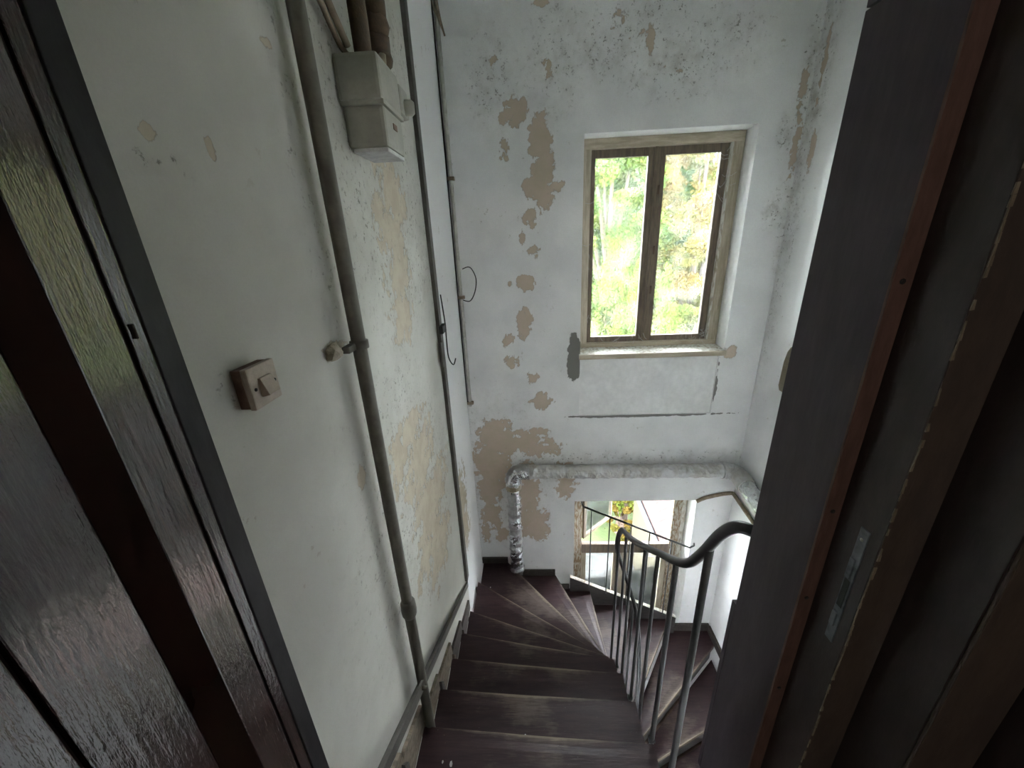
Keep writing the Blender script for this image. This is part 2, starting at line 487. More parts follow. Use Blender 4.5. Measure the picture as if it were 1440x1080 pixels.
DIRT_LEFT = [(1.398, 0.568, 0.181, 0.141, 1.0), (1.862, 0.833, 0.325, 0.106, 0.8), (1.071, 0.087, 0.053, 0.341, 0.45), (1.768, 0.071, 0.412, 0.367, 0.6), (1.529, -1.147, 0.509, 0.385, 0.5), (0.652, -0.236, 0.027, 0.025, 0.9), (0.651, 0.133, 0.073, 0.004, 0.7), (1.458, -0.596, 0.4, 0.16, 0.35)]

W1 = (.396, 1.542, -.897, .648)      # upper window opening x0 x1 z0 z1
W2 = (.377, 1.507, -4.05, -2.335)    # lower window opening
PNL = (.40, 1.508, -1.448, -.925)    # filled-in niche under the upper window
wall_end = grid_wall('wall_end', 'plaster', lambda u, v: (u, np.full_like(u, D), v), XL, XR, LOW, TOP, .0125, [W1, W2, PNL], PEEL_END, DIRT_END, GREY_END, 11, .003, (0, -1, 0))
tag(wall_end, 'white end wall with two windows and beige peeling patches', kind='structure')
wall_left = grid_wall('wall_left', 'plaster_yellowed', lambda u, v: (np.full_like(u, XL), u, v), .49, D, LOW, TOP, .0125, [], PEEL_LEFT, DIRT_LEFT, (), 23, .003, (1, 0, 0), paler=lambda u, v: (u > 2.31).astype(float))
tag(wall_left, 'grey-white left plaster wall with pipe and flaking yellowish plaster', kind='structure')
wall_right = grid_wall('wall_right', 'plaster', lambda u, v: (np.full_like(u, XR), u, v), .735, D, LOW, TOP, .02, [], [(2.95, .9, .02, .2, .8), (2.9, .45, .03, .1, .8)], [(2.98, .8, .08, .5, .9), (2.97, 0, .07, .8, .5)], (), 31, .003, (-1, 0, 0))
tag(wall_right, 'pale right stairwell wall catching the window light', kind='structure')

# thickness of the end wall around its openings, and the backs of the walls
def frame_quads(bm, h, y0, y1):
    x0, x1, z0, z1 = h
    c0 = [(x0, y0, z0), (x1, y0, z0), (x1, y0, z1), (x0, y0, z1)]
    a = [bm.verts.new(p) for p in c0]; b = [bm.verts.new((p[0], y1, p[2])) for p in c0]
    for i in range(4):
        bm.faces.new((a[i], a[(i + 1) % 4], b[(i + 1) % 4], b[i]))
bm = bmesh.new()
frame_quads(bm, W1, D, 3.36); frame_quads(bm, W2, D, 3.36)
# outer skin with both openings left free
xs = [-.9, W2[0], W1[0], W2[1], W1[1], 2.1]; zs = [-8.2, W2[2], W2[3], W1[2], W1[3], 3.2]
for i in range(5):
    for j in range(5):
        cx = (xs[i] + xs[i + 1]) / 2; cz = (zs[j] + zs[j + 1]) / 2
        if any(h[0] < cx < h[1] and h[2] < cz < h[3] for h in (W1, W2)):
            continue
        bm.faces.new([bm.verts.new(p) for p in ((xs[i], 3.36, zs[j]), (xs[i + 1], 3.36, zs[j]), (xs[i + 1], 3.36, zs[j + 1]), (xs[i], 3.36, zs[j + 1]))])
o = from_bm('window_reveals', bm, 'plain_wall', wall_end)
bm = bmesh.new()
x0, x1, z0, z1 = PNL
frame_quads(bm, PNL, D, D + .014)
bm.faces.new([bm.verts.new(p) for p in ((x0, D + .014, z0), (x1, D + .014, z0), (x1, D + .014, z1), (x0, D + .014, z1))])
from_bm('niche_filling', bm, 'plain_wall', wall_end)
for nm_, a, b in (('wall_left', (XL - .25, .5, -8.2), (XL - .005, 3.36, TOP + .2)), ('wall_right', (XR + .005, .2, -8.2), (XR + .3, 3.36, TOP + .2))):
    box('masonry', a, b, 'plain_wall', bpy.data.objects[nm_])

ceil = box('ceiling', (XL - .2, .2, TOP), (XR + .2, D + .3, TOP + .2), 'plain_wall'); tag(ceil, 'stairwell ceiling above the frame', kind='structure')
# the wall with the doorway, on the stair side
bm = bmesh.new()
add_box(bm, (.549, .487, LOW), (XR, .735, TOP))
add_box(bm, (XL, .40, .56), (.527, .735, TOP))
add_box(bm, (XL, .28, LOW), (.527, .34, LAND - .05))
add_box(bm, (.527, .28, LOW), (XR, .487, LAND - .001))
wf = from_bm('wall_front', bm, 'plain_wall'); tag(wf, 'wall holding the doorway', kind='structure')
lf = box('floor_lower', (XL, .28, LOW - .1), (XR, D, LOW), 'hall_floor'); tag(lf, 'lower landing floor far down the stair', kind='structure')

# the hall behind the camera
fl = box('floor', (-.75, -2.3, LAND - .12), (1.3, .34, LAND), 'hall_floor'); tag(fl, 'dark boarded landing floor', kind='structure')
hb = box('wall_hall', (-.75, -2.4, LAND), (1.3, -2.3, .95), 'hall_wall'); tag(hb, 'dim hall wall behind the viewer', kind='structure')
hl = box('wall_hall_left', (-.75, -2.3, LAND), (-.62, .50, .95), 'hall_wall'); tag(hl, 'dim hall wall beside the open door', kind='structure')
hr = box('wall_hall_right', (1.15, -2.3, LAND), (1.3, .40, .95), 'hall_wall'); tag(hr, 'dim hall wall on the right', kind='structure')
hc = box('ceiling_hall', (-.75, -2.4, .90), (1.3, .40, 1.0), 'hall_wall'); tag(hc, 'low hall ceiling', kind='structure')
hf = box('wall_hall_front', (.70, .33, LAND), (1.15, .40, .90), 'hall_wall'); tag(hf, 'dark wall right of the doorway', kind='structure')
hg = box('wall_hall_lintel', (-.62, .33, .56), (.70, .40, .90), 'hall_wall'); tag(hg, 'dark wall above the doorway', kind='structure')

# added fill lamp, unseen behind the viewer, brightens the right door frame
t = NT('fill_glow')
MAT['fill_glow'] = t.set(Base_Color=(.9, .88, .8), Emission_Color=(1.0, .90, .80), Emission_Strength=20.0)
hlmp = empty('hall_fill_lamp', (-.1, -1.9, .90)); tag(hlmp, 'added round fill lamp, unseen behind the viewer', 'lamp')
tube('fill_lamp_base', [(-.1, -1.9, .90), (-.1, -1.9, .865), (-.1, -1.9, .855)], [.075, .075, .06], 'box_plastic', hlmp, 20)
bm = bmesh.new(); bmesh.ops.create_uvsphere(bm, u_segments=20, v_segments=12, radius=.09, matrix=Matrix.Translation((-.1, -1.9, .775)))
from_bm('fill_lamp_globe', bm, 'fill_glow', hlmp, True)

# ------------------------------------------------------------------ windows
def sash(parent, x0, x1, z0, z1, y, st, rails, mat='sash_wood', hinge=None, name='sash', dep=.035):
    """casement: stiles and rails as one wood frame, with its pane as a sub-part"""
    bm = bmesh.new()
    l, r, b, tp = rails
    add_box(bm, (x0, y, z0), (x0 + l, y + dep, z1), .004)
    add_box(bm, (x1 - r, y, z0), (x1, y + dep, z1), .004)
    add_box(bm, (x0 + l, y + .001, z0), (x1 - r, y + dep - .001, z0 + b), .003)
    add_box(bm, (x0 + l, y + .001, z1 - tp), (x1 - r, y + dep - .001, z1), .003)
    o = from_bm(name, bm, mat, parent)
    p = box('pane', (x0 + l - .006, y + .014, z0 + b - .006), (x1 - r + .006, y + .018, z1 - tp + .006), 'pane_glass', o)
    return o, p

w1 = empty('window_1', (.97, 3.2, -.9)); tag(w1, 'upper two-leaf wooden window full of sunlit trees', kind='structure')
F = 3.185
box('frame_post', (W1[0], F, W1[2] + .02), (.474, F + .06, W1[3]), 'old_wood', w1, .004)
box('frame_post', (1.466, F, W1[2] + .02), (W1[1], F + .06, W1[3]), 'old_wood', w1, .004)
box('frame_head', (W1[0] + .002, F - .004, .583), (W1[1] - .002, F + .058, W1[3]), 'old_wood_flat', w1, .004)
box('frame_bottom', (W1[0] + .002, F - .004, W1[2] + .015), (W1[1] - .002, F + .058, -.845), 'old_wood_flat', w1, .004)
sash(w1, .478, .935, -.842, .580, F + .02, 0, (.030, .050, .045, .055))
sash(w1, .938, 1.462, -.842, .580, F + .02, 0, (.072, .065, .045, .055))
box('meeting_bead', (.928, F + .008, -.842), (.952, F + .022, .580), 'sash_wood', w1, .004)
for z in (.30, -.12, -.42):
    tube('hinge', [(.972, F + .008, z - .03), (.972, F + .008, z + .03)], .007, 'rust', w1, 8)
box('stop_bead', (1.452, F - .006, -.84), (1.468, F + .022, .58), 'frame_paint', w1, .003)
prism('sill', [(W1[0] - .004, D - .022, W1[2] - .03), (W1[0] - .004, 3.25, W1[2] - .03), (W1[0] - .004, 3.25, W1[2] + .022), (W1[0] - .004, D - .022, W1[2] + .004)], (W1[1] - W1[0] + .010, 0, 0), 'frame_paint', w1, .003)

w2 = empty('window_2', (.94, 3.2, -4.05)); tag(w2, 'lower window beside the winding steps with one leaf pushed open', kind='structure')
box('frame_post', (W2[0], F, W2[2]), (.475, F + .07, W2[3]), 'flaking_wood', w2, .005)
box('frame_post', (1.37, F, W2[2]), (1.455, F + .07, W2[3]), 'flaking_wood', w2, .005)
box('outer_post', (1.457, F + .02, W2[2]), (W2[1], F + .07, W2[3]), 'frame_paint', w2, .004)
box('transom', (.475, F - .012, -3.10), (1.37, F + .03, -2.985), 'sash_wood', w2, .008)
box('mullion', (.845, F, W2[2]), (.945, F + .06, -3.10), 'old_wood', w2, .005)
sash(w2, .478, .842, W2[2] + .02, -3.103, F + .02, 0, (.05, .03, .06, .03), 'old_wood')
sash(w2, .948, 1.367, W2[2] + .02, -3.103, F + .02, 0, (.03, .055, .06, .03), 'old_wood')
box('frame_head', (.475, F, -2.335), (1.37, F + .07, -2.345), 'old_wood_flat', w2)
so, sp = sash(w2, 0, .485, -2.955, -2.36, 0, 0, (.04, .022, .035, .04), 'sash_wood', dep=.028)
# the open leaf swings outward on its left edge
for q in (so, sp):
    me = q.data
    me.transform(Matrix.Translation(w2.location))
    me.transform(Matrix.Translation((.50, 3.215, 0)) @ Matrix.Rotation(math.radians(43), 4, 'Z'))
    me.transform(Matrix.Translation(-w2.location))

box('sill_edge', (W1[0] - .006, D - .034, W1[2] - .034), (W1[1] + .004, D - .0225, W1[2] + .006), 'old_wood_flat', w1, .003)
# ------------------------------------------------------------------ staircase
ZK = {-1: -1.755, 0: -1.92, 1: -2.085, 2: -2.25, 3: -2.415, 4: -2.58, 5: -2.745, 6: -2.91, 7: -3.07, 8: -3.24, 9: -3.42, 10: -3.61, 11: -3.81, 12: -4.02, 13: -4.23, 14: -4.44, 15: -4.65, 16: -4.86}
XS = -.535
NOSE = {-2: ((XS, .34), (.49, .34)), -1: ((XS, .60), (.49, .575)), 0: ((XS, .845), (.49, .81)), 1: ((XS, 1.09), (.49, 1.04)), 2: ((XS, 1.347), (.49, 1.30)),
        3: ((XS, 1.62), (.49, 1.543)), 4: ((XS, 1.907), (.49, 1.737)), 5: ((XS, 2.213), (.485, 1.865)), 6: ((XS, 2.64), (.492, 1.985)),
        7: ((-.285, 3.02), (.535, 2.065)), 8: ((.195, 3.02), (.592, 2.095)), 9: ((.54, 3.02), (.612, 2.085)), 10: ((.97, 3.02), (.648, 2.05)),
        11: ((1.40, 3.02), (.678, 1.965)), 12: ((1.815, 2.85), (.688, 1.905)), 13: ((1.815, 2.37), (.688, 1.86)), 14: ((1.815, 2.06), (.69, 1.78)),
        15: ((1.815, 1.76), (.69, 1.60)), 16: ((1.815, 1.46), (.69, 1.38))}
CORNERS = {7: [(XS, 3.02)], 12: [(1.815, 3.02)]}
stair = empty('staircase', (0, 1.0, LOW)); tag(stair, 'dark worn wooden staircase winding down to the right', 'staircase')
TH = .036
def tread(k):
    (bo, bi), (fo, fi) = NOSE[k - 1], NOSE[k]
    bo, bi, fo, fi = map(Vector, (bo, bi, fo, fi))
    # under the next-higher nosing the board runs back to the riser
    outer = [bo] + [Vector(c) for c in CORNERS.get(k, [])] + [fo]
    n_s, n_t = 18, 9
    def along(path, u):
        L = [(path[i + 1] - path[i]).length for i in range(len(path) - 1)]
        d = u * sum(L)
        for i, l in enumerate(L):
            if d <= l or i == len(L) - 1:
                return path[i].lerp(path[i + 1], d / max(l, 1e-6))
            d -= l
    # nosing wanders a little where it has been worn
    verts, wear = [], []
    ts = [0, .15, .3, .45, .6, .75, .88, .955, 1.0]
    cw = random.uniform(.4, .6)
    for i in range(n_t):
        tt = ts[i]
        # snap to any corner point so that the board fills it
        O = along(outer, tt)
        I = bi.lerp(fi, tt)
        if len(outer) == 3:
            l0 = (outer[1] - outer[0]).length; l1 = (outer[2] - outer[1]).length; tc = l0 / (l0 + l1)
            near = min(range(n_t), key=lambda q: abs(ts[q] - tc))
            if near == i: O = outer[1]
        for j in range(n_s):
            s = j / (n_s - 1)
            p = O.lerp(I, s)
            verts.append((p.x, p.y))
            ww = 1.15 * max(0, (tt - .93) / .07) ** 1.2 * (.45 + .55 * math.sin(math.pi * min(max(s * 1.1 - .05, 0), 1)))
            ww += .55 * math.exp(-((s - cw) / .27) ** 2) * (.35 + .65 * tt)
            if k >= 5:
                ww += .22 * s
            wear.append(ww)
    z = ZK[k]
    V = []
    for idx, (x, y) in enumerate(verts):
        i = idx // n_s; j = idx % n_s
        dip = .004 * math.exp(-((j / (n_s - 1) - cw) / .3) ** 2) * (ts[i] > .8)
        V.append((x, y, z - dip))
    nt = len(V)
    V += [(x, y, z - TH) for (x, y) in verts]
    Fc = []
    for i in range(n_t - 1):
        for j in range(n_s - 1):
            a = i * n_s + j
            Fc.append((a, a + 1, a + n_s + 1, a + n_s)); Fc.append((nt + a, nt + a + n_s, nt + a + n_s + 1, nt + a + 1))
    rim = [j for j in range(n_s)] + [i * n_s + n_s - 1 for i in range(1, n_t)] + [(n_t - 1) * n_s + j for j in range(n_s - 2, -1, -1)] + [i * n_s for i in range(n_t - 2, 0, -1)]
    for q in range(len(rim)):
        a, b = rim[q], rim[(q + 1) % len(rim)]
        Fc.append((a, b, nt + b, nt + a))
    me = bpy.data.meshes.new('tread')
    me.from_pydata([(x, y - 1.0, zz - LOW) for x, y, zz in V], [], Fc)
    at = me.attributes.new('wear', 'FLOAT', 'POINT')
    at.data.foreach_set('value', np.array(wear + wear, np.float32))
    bm = bmesh.new(); bm.from_mesh(me); bmesh.ops.recalc_face_normals(bm, faces=bm.faces[:]); bm.to_mesh(me); bm.free()
    o = bpy.data.objects.new('tread', me)
    link(o, stair, 'tread_wood')

def riser(k):
    """board under the nosing k, down to tread k+1"""
    (fo, fi) = NOSE[k]
    fo, fi = Vector(fo), Vector(fi)
    d = (fi - fo).normalized(); nrm = Vector((-d.y, d.x))
    inside = (Vector(NOSE[k - 1][0]) + Vector(NOSE[k - 1][1])) / 2 if k - 1 in NOSE else Vector((0, 0))
    if (inside - fo).dot(nrm) < 0: nrm = -nrm
    a, b = fo + nrm * .022, fi + nrm * .022
    z1 = (ZK.get(k, LAND)) - (TH if k > -2 else .0); z0 = ZK.get(k + 1, LOW) - .0
    prism('riser', [(a.x, a.y, z0), (b.x, b.y, z0), (b.x, b.y, z1), (a.x, a.y, z1)], (nrm.x * .02, nrm.y * .02, 0), 'string_dark', stair)
for k in range(-1, 17):
    tread(k)
for k in range(-2, 17):
    riser(k)
box('landing_nosing', (XS, .28, LAND - .036), (.49, .345, LAND), 'string_dark', stair)

# inner string: a cut board following the edge of the well
def string_board(name, keys, side_x, mat, drop=.26, th=.03):
    pts_t = [(NOSE[k][1], ZK.get(k, LAND)) for k in keys]
    top = []
    for i in range(len(pts_t) - 1):
        (p, z), (q, z2) = pts_t[i], pts_t[i + 1]
        top.append((p[1], z2 - TH)); top.append((q[1], z2 - TH))
    return top
bm = bmesh.new()
ks = list(range(-2, 5))
for k in ks[:-1]:
    (p, q) = NOSE[k][1], NOSE[k + 1][1]
    zt = ZK[k + 1] - TH
    sl = .165 / .24
    add_prism(bm, [(.462, p[1], zt), (.462, q[1], zt), (.462, q[1], zt - .20), (.462, p[1], zt - .20 + .12)], (.027, 0, 0))
from_bm('stringer', bm, 'string_dark', stair)
bm = bmesh.new()
for k in range(4, 12):
    p, q = Vector(NOSE[k][1]), Vector(NOSE[k + 1][1])
    zt = ZK[k + 1] - TH
    c = Vector((.585, 1.93))
    off = ((p + q) / 2 - c).normalized() * .025
    if (q - p).length < .02: continue
    pts = [(p.x, p.y, zt), (q.x, q.y, zt), (q.x, q.y, zt - .30), (p.x, p.y, zt - .22)]
    add_prism(bm, pts, (off.x, off.y, 0))
from_bm('stringer', bm, 'string_dark', stair)
bm = bmesh.new()
for k in range(12, 16):
    (p, q) = NOSE[k][1], NOSE[k + 1][1]
    zt = ZK[k + 1] - TH
    add_prism(bm, [(.69, p[1], zt), (.69, q[1], zt), (.69, q[1], zt - .24), (.69, p[1], zt - .15)], (.027, 0, 0))
from_bm('stringer', bm, 'string_dark', stair)
# string board on the end wall, passing the lower window
prism('wall_string', [(.34, 2.985, -3.233), (.34, 2.985, -3.60), (.95, 2.985, -3.85), (1.45, 2.985, -4.10), (1.45, 2.985, -3.79)], (0, .022, 0), 'string_dark', stair)
prism('string_cap', [(.34, 2.98, -3.233), (1.45, 2.98, -3.79), (1.45, 2.98, -3.783), (.34, 2.98, -3.226)], (0, .036, 0), 'frame_paint', stair)
# skirting at the wall, one short board for every step
for k in range(-1, 6):
    y0 = NOSE[k - 1][0][1] + .01; y1 = NOSE[k][0][1] + .03
    z = ZK[k]
    top = .13 + random.uniform(-.01, .03)
    prism('skirting_board', [(XL + .002, y0 - .02, z + .0), (XL + .002, y1, z + .0), (XL + .002, y1 - .01, z + top * .75), (XL + .002, y0 + .05, z + top + .05), (XL + .002, y0 - .015, z + top + .045)], (.016, 0, 0), 'skirting_worn' if k < 4 else 'skirting_dark', stair, .002)
    prism('skirting_strip', [(XL + .02, y0 - .015, z), (XL + .02, y0 + .028, z), (XL + .02, y0 + .024, z + top + .02), (XL + .02, y0 - .01, z + top + .07)], (.014, 0, 0), 'skirting_dark' if k % 2 else 'skirting_worn', stair, .002)
def skirt(a, b, z, h=.07, out=(0, -1)):
    a, b = Vector(a), Vector(b); o_ = Vector(out)
    prism('skirting_board', [(a.x, a.y, z), (b.x, b.y, z), (b.x, b.y, z + h * .72), (a.x, a.y, z + h * .72)], (o_.x * .018, o_.y * .018, 0), 'skirting_dark', stair, .002)
    prism('skirting_moulding', [(a.x, a.y, z + h * .74), (b.x, b.y, z + h * .74), (b.x, b.y, z + h), (a.x, a.y, z + h)], (o_.x * .026, o_.y * .026, 0), 'skirting_dark', stair, .003)
skirt((XL + .01, D - .002), (-.285, D - .002), ZK[7])
skirt((-.14, D - .002), (.19, D - .002), ZK[8], .075)
skirt((.20, D - .002), (.335, D - .002), ZK[9], .06)
skirt((1.46, D - .002), (1.82, D - .002), ZK[12], .10)
skirt((XR - .002, 3.0), (XR - .002, 2.56), ZK[12], .10, (-1, 0))
skirt((XR - .002, 2.5), (XR - .002, 2.2), ZK[13], .10, (-1, 0))

# ------------------------------------------------------------------ stair railing
rail = empty('stair_railing', (.5, .9, -1.95)); tag(rail, 'black iron stair railing with a curling round handrail', 'railing')
hp = smooth_path([(.58, .742, -.70), (.53, .765, -.685), (.505, .80, -.70), (.50, .855, -.775), (.50, .925, -.905), (.50, 1.0, -1.02), (.50, 1.10, -1.112), (.50, 1.22, -1.20), (.50, 1.40, -1.335), (.50, 1.60, -1.475), (.50, 1.72, -1.545),
                  (.502, 1.81, -1.60), (.508, 1.90, -1.72), (.525, 1.985, -1.90), (.575, 2.06, -2.08), (.63, 2.05, -2.26), (.665, 1.97, -2.38), (.675, 1.88, -2.50), (.68, 1.80, -2.78), (.68, 1.77, -3.10), (.68, 1.72, -3.30), (.68, 1.55, -3.45), (.68, 1.3, -3.65)], 7)
tube('handrail', hp, .0138, 'rail_iron', rail, 12, ry=1.15)
for (y, zt, zb, r) in ((.895, -.86, -2.05, .0118), (1.09, -1.10, -2.22, .0105), (1.26, -1.225, -2.36, .0085), (1.41, -1.335, -2.45, .0085), (1.60, -1.47, -2.56, .0085), (1.72, -1.545, -2.66, .0085), (1.865, -1.67, -2.86, .0085)):
    tube('baluster', [(.503, y, zb), (.503, y, zt)], r, 'rail_iron', rail, 10)
for (x, y, zt, zb) in ((.66, 1.975, -2.37, -3.72), (.68, 1.80, -2.85, -4.2), (.68, 1.55, -3.46, -4.7)):
    tube('baluster', [(x, y, zb), (x, y, zt)], .0085, 'rail_iron', rail, 8)
for y, z in ((.895, -1.99), (1.09, -2.15), (1.41, -2.40), (1.72, -2.62)):
    tube('fixing_bolt', [(.488, y, z), (.515, y, z)], .013, 'rail_iron', rail, 8)

guard = empty('window_guard_rail', (.95, 2.97, -3.5)); tag(guard, 'thin sloping iron guard rail across the lower window', 'railing')
tube('guard_bar', [(.452, 2.972, -2.35), (1.475, 2.972, -2.842)], .0095, 'rail_iron', guard, 8)
for x in (.529, .703, .907, 1.085, 1.30):
    u = (x - .41) / 1.065
    tube('baluster', [(x, 2.972, -2.33 - .512 * u), (x, 2.972, -3.25 - .50 * (x - .34) + .0)], .006, 'rail_iron', guard, 8)
tube('wall_fixing', [(1.475, 2.972, -2.842), (1.53, 3.0, -2.845), (1.545, D + .01, -2.845)], .0085, 'rail_iron', guard, 8)
tube('wall_fixing', [(.452, 2.972, -2.35), (.446, 3.0, -2.348), (.446, F + .01, -2.348)], .0085, 'rail_iron', guard, 8)

# ------------------------------------------------------------------ left wall: pipe, trims, fuse box, switch
pp = empty('riser_pipe', (-.513, 1.105, -2.085)); tag(pp, 'brown painted iron pipe running down the left wall', 'pipe')
tube('pipe_run', [(-.513, 1.105, TOP), (-.513, 1.105, .5), (-.514, 1.104, -1.25), (-.513, 1.105, -2.248)], .021, 'pipe_paint', pp, 16)
tube('coupling', [(-.513, 1.105, -1.40), (-.513, 1.105, -1.385), (-.513, 1.105, -1.36), (-.513, 1.105, -1.325), (-.513, 1.105, -1.31)], [.022, .029, .031, .029, .022], 'pipe_paint', pp, 14)
cl = tube('clamp', [(-.513, 1.105, -.285), (-.513, 1.105, -.262)], .027, 'pipe_paint', pp, 16)
box('clamp_bar', (-.535, 1.035, -.284), (-.512, 1.105, -.264), 'pipe_paint', pp, .004)
bm = bmesh.new(); add_blob(bm, (-.545, 1.01, -.272), (.02, .032, .026), 2, .28)
from_bm('mortar_clump', bm, 'plaster_clump', pp)

tr = empty('trim_1', (-.545, 2.25, -2.4)); tag(tr, 'grey-brown upright batten ending the yellowed plaster', kind='structure')
box('batten', (XL, 2.235, -2.46), (XL + .022, 2.295, TOP), 'iron_paint', tr, .003)
box('batten_edge', (XL, 2.296, -2.46), (XL + .012, 2.33, TOP), 'pipe_paint', tr, .003)
box('pale_edge', (XL, 2.331, -.3), (XL + .010, 2.345, .45), 'bell_cream', tr, .002)  # pale cream strips along the far side of the batten
box('pale_edge', (XL, 2.331, -2.3), (XL + .010, 2.342, -1.55), 'bell_cream', tr, .002)
bar = empty('trim_2', (-.5, 1.2, -2.0)); tag(bar, 'grey-brown flat iron bar sloping down along the steps', kind='structure')
prism('flat_bar', [(-.482, .60, -1.455), (-.536, 2.25, -2.475), (-.536, 2.25, -2.525), (-.482, .60, -1.505)], (-.010, 0, 0), 'iron_paint', bar)
prism('bar_flange', [(-.492, .60, -1.501), (-.546, 2.25, -2.521), (-.546, 2.25, -2.525), (-.492, .60, -1.505)], (-.03, 0, 0), 'iron_paint', bar)
tube('bar_bolt', [(-.50, 1.06, -1.765), (-.476, 1.06, -1.765)], .009, 'pipe_paint', bar, 8)

lt = empty('wall_latch', (-.53, 2.22, -.5)); tag(lt, 'small black iron latch with a bent wire on the batten', 'latch')
box('latch_plate', (XL + .0225, 2.18, -.70), (XL + .030, 2.235, -.55), 'iron_paint', lt, .002)
box('latch_bolt', (XL + .0225, 2.20, -.50), (XL + .046, 2.30, -.455), 'black_wire', lt, .003)
tube('wire_hook', smooth_path([(XL + .04, 2.26, -.28), (XL + .045, 2.28, -.45), (XL + .05, 2.25, -.55), (XL + .05, 2.26, -.66), (XL + .06, 2.33, -.73), (XL + .07, 2.37, -.70)], 5), .004, 'black_wire', lt, 6)

fb = empty('fuse_box', (-.49, 1.46, .29)); tag(fb, 'grey two-part fuse box high on the left wall', 'fuse box')
lc = box('lower_case', (XL, 1.375, .292), (-.428, 1.565, .405), 'box_plastic', fb, .012)
box('upper_case', (XL, 1.355, .412), (-.422, 1.56, .530), 'box_plastic', fb, .012)
box('seam_flange', (XL, 1.365, .402), (-.421, 1.57, .415), 'box_plastic', fb, .002)
tube('cover_knob', [(-.43, 1.61, .455), (-.40, 1.615, .455), (-.392, 1.618, .455)], [.026, .025, .018], 'box_plastic', fb, 14)
box('knob_housing', (XL, 1.555, .425), (-.42, 1.66, .515), 'box_plastic', fb, .014)
box('window_slot', (-.4285, 1.455, .355), (-.4255, 1.49, .372), 'switch_side', lc)
box('clear_base', (XL + .01, 1.385, .280), (-.432, 1.56, .2925), 'flake_white', fb, .004)
tube('terminal', [(-.482, 1.425, .53), (-.48, 1.42, .62), (-.482, 1.42, .78)], [.026, .027, .026], 'rust', fb, 12)
bm = bmesh.new()
for z, r in ((.56, .03), (.60, .036), (.645, .04), (.69, .036)):
    add_blob(bm, (-.455, 1.51, z), (.036, .04, r), 2, .12)
from_bm('wrapped_joint', bm, 'rust', fb, True)
tube('seal_tag', [(-.44, 1.47, .535), (-.44, 1.475, .56)], .012, 'bell_cream', fb, 8)
cb = empty('feed_cable', (-.52, 1.3, .6)); tag(cb, 'frayed brown feed cables looping into the fuse box top', 'cable')
for i, pts in enumerate(([(-.53, 1.13, .70), (-.50, 1.22, .66), (-.48, 1.34, .70), (-.475, 1.42, .74)], [(-.545, 1.18, .72), (-.53, 1.26, .63), (-.53, 1.36, .56), (-.52, 1.40, .535)], [(-.54, 1.12, .74), (-.53, 1.22, .70), (-.52, 1.30, .63), (-.51, 1.38, .55)])):
    tube('cable_strand', smooth_path(pts, 6), (.017, .008, .010)[i], ('rust', 'cable_old', 'cable_old')[i], cb, 8, .08)

sw = empty('light_switch', (-.54, .69, -.28)); tag(sw, 'square pinkish light switch on a brown block', 'light switch')
box('back_block', (XL - .002, .652, -.283), (-.536, .730, -.205), 'switch_side', sw, .002)
pl = box('face_plate', (-.5365, .650, -.285), (-.524, .732, -.203), 'switch_face', sw, .003)
prism('rocker', [(-.5245, .674, -.228), (-.5245, .674, -.266), (-.507, .674, -.262), (-.519, .674, -.228)], (0, .034, 0), 'switch_face', sw, .001)
for y in (.662, .720):
    tube('screw', [(-.526, y, -.246), (-.5225, y, -.246)], .0035, 'black_wire', pl, 8)

cd = empty('corner_conduit', (-.535, 3.01, -1.3)); tag(cd, 'thin white conduit clipped up the far left corner', 'conduit')
tube('conduit_run', [(-.525, 3.012, TOP), (-.526, 3.012, .2), (-.53, 3.012, -1.32)], .014, 'white_cable', cd, 8)
tube('dark_wire', [(-.548, 3.004, TOP), (-.549, 3.003, 0), (-.549, 3.003, -1.3)], .0045, 'black_wire', cd, 6)
for z in (.42, -.40, -1.29):
    box('clip', (-.552, 2.996, z - .012), (-.50, 3.029, z + .012), 'cable_old', cd, .003)
tube('hanging_loop', smooth_path([(-.50, 3.02, -.19), (-.44, 3.01, -.18), (-.40, 3.0, -.26), (-.415, 3.0, -.36), (-.46, 3.01, -.43), (-.52, 3.02, -.42)], 6), .004, 'black_wire', cd, 6)
fr_ = empty('frayed_wires', (-.5, 3.0, 1.25)); tag(fr_, 'brown frayed wires hanging in the upper left corner', 'wire')
for i, dx in enumerate((0, .018, .03)):
    tube('wire_strand', smooth_path([(-.55 + dx, 3.0, TOP), (-.55 + dx * 1.2, 2.99, 1.42), (-.515 + dx * .4, 2.995, 1.30), (-.492 + dx * .2, 3.01, 1.24 - .012 * i)], 5), .006, 'cable_old', fr_, 6)

# ------------------------------------------------------------------ lagged pipe and cable on the end and right walls
lp = empty('lagged_pipe', (-.19, 2.95, -3.07)); tag(lp, 'foil-lagged heating pipe rising and turning along the end wall', 'pipe')
path = [(-.19, 2.945, -3.072 + .012 * i) for i in range(84)]
rad = [.066 + .012 * math.exp(-i / 6.0) + .004 * math.sin(i * .9) + random.uniform(-.002, .002) for i in range(84)]
tube('foil_wrap', path[::2], [r_ * .93 for r_ in rad[::2]], 'foil', lp, 14, .07, False)
el = smooth_path([(-.19, 2.945, -2.075), (-.188, 2.945, -2.02), (-.165, 2.945, -1.965), (-.11, 2.945, -1.945), (-.04, 2.945, -1.945)], 5)
tube('foil_elbow', el, .07, 'foil', lp, 18, .05, False)
tube('joint_tape', [(-.19, 2.945, -2.115), (-.19, 2.945, -2.065)], .071, 'bell_cream', lp, 16, .03, False)
path = [(-.04 + .0122 * i, 2.945, -1.945 - .0001 * i) for i in range(138)]
rad = [.062 + .003 * math.sin(i * .7) + (-.005 if i in (25, 26, 66, 67) else 0) for i in range(138)]
tube('foil_wrap', path, rad, 'foil_dusty', lp, 18, .03, False)
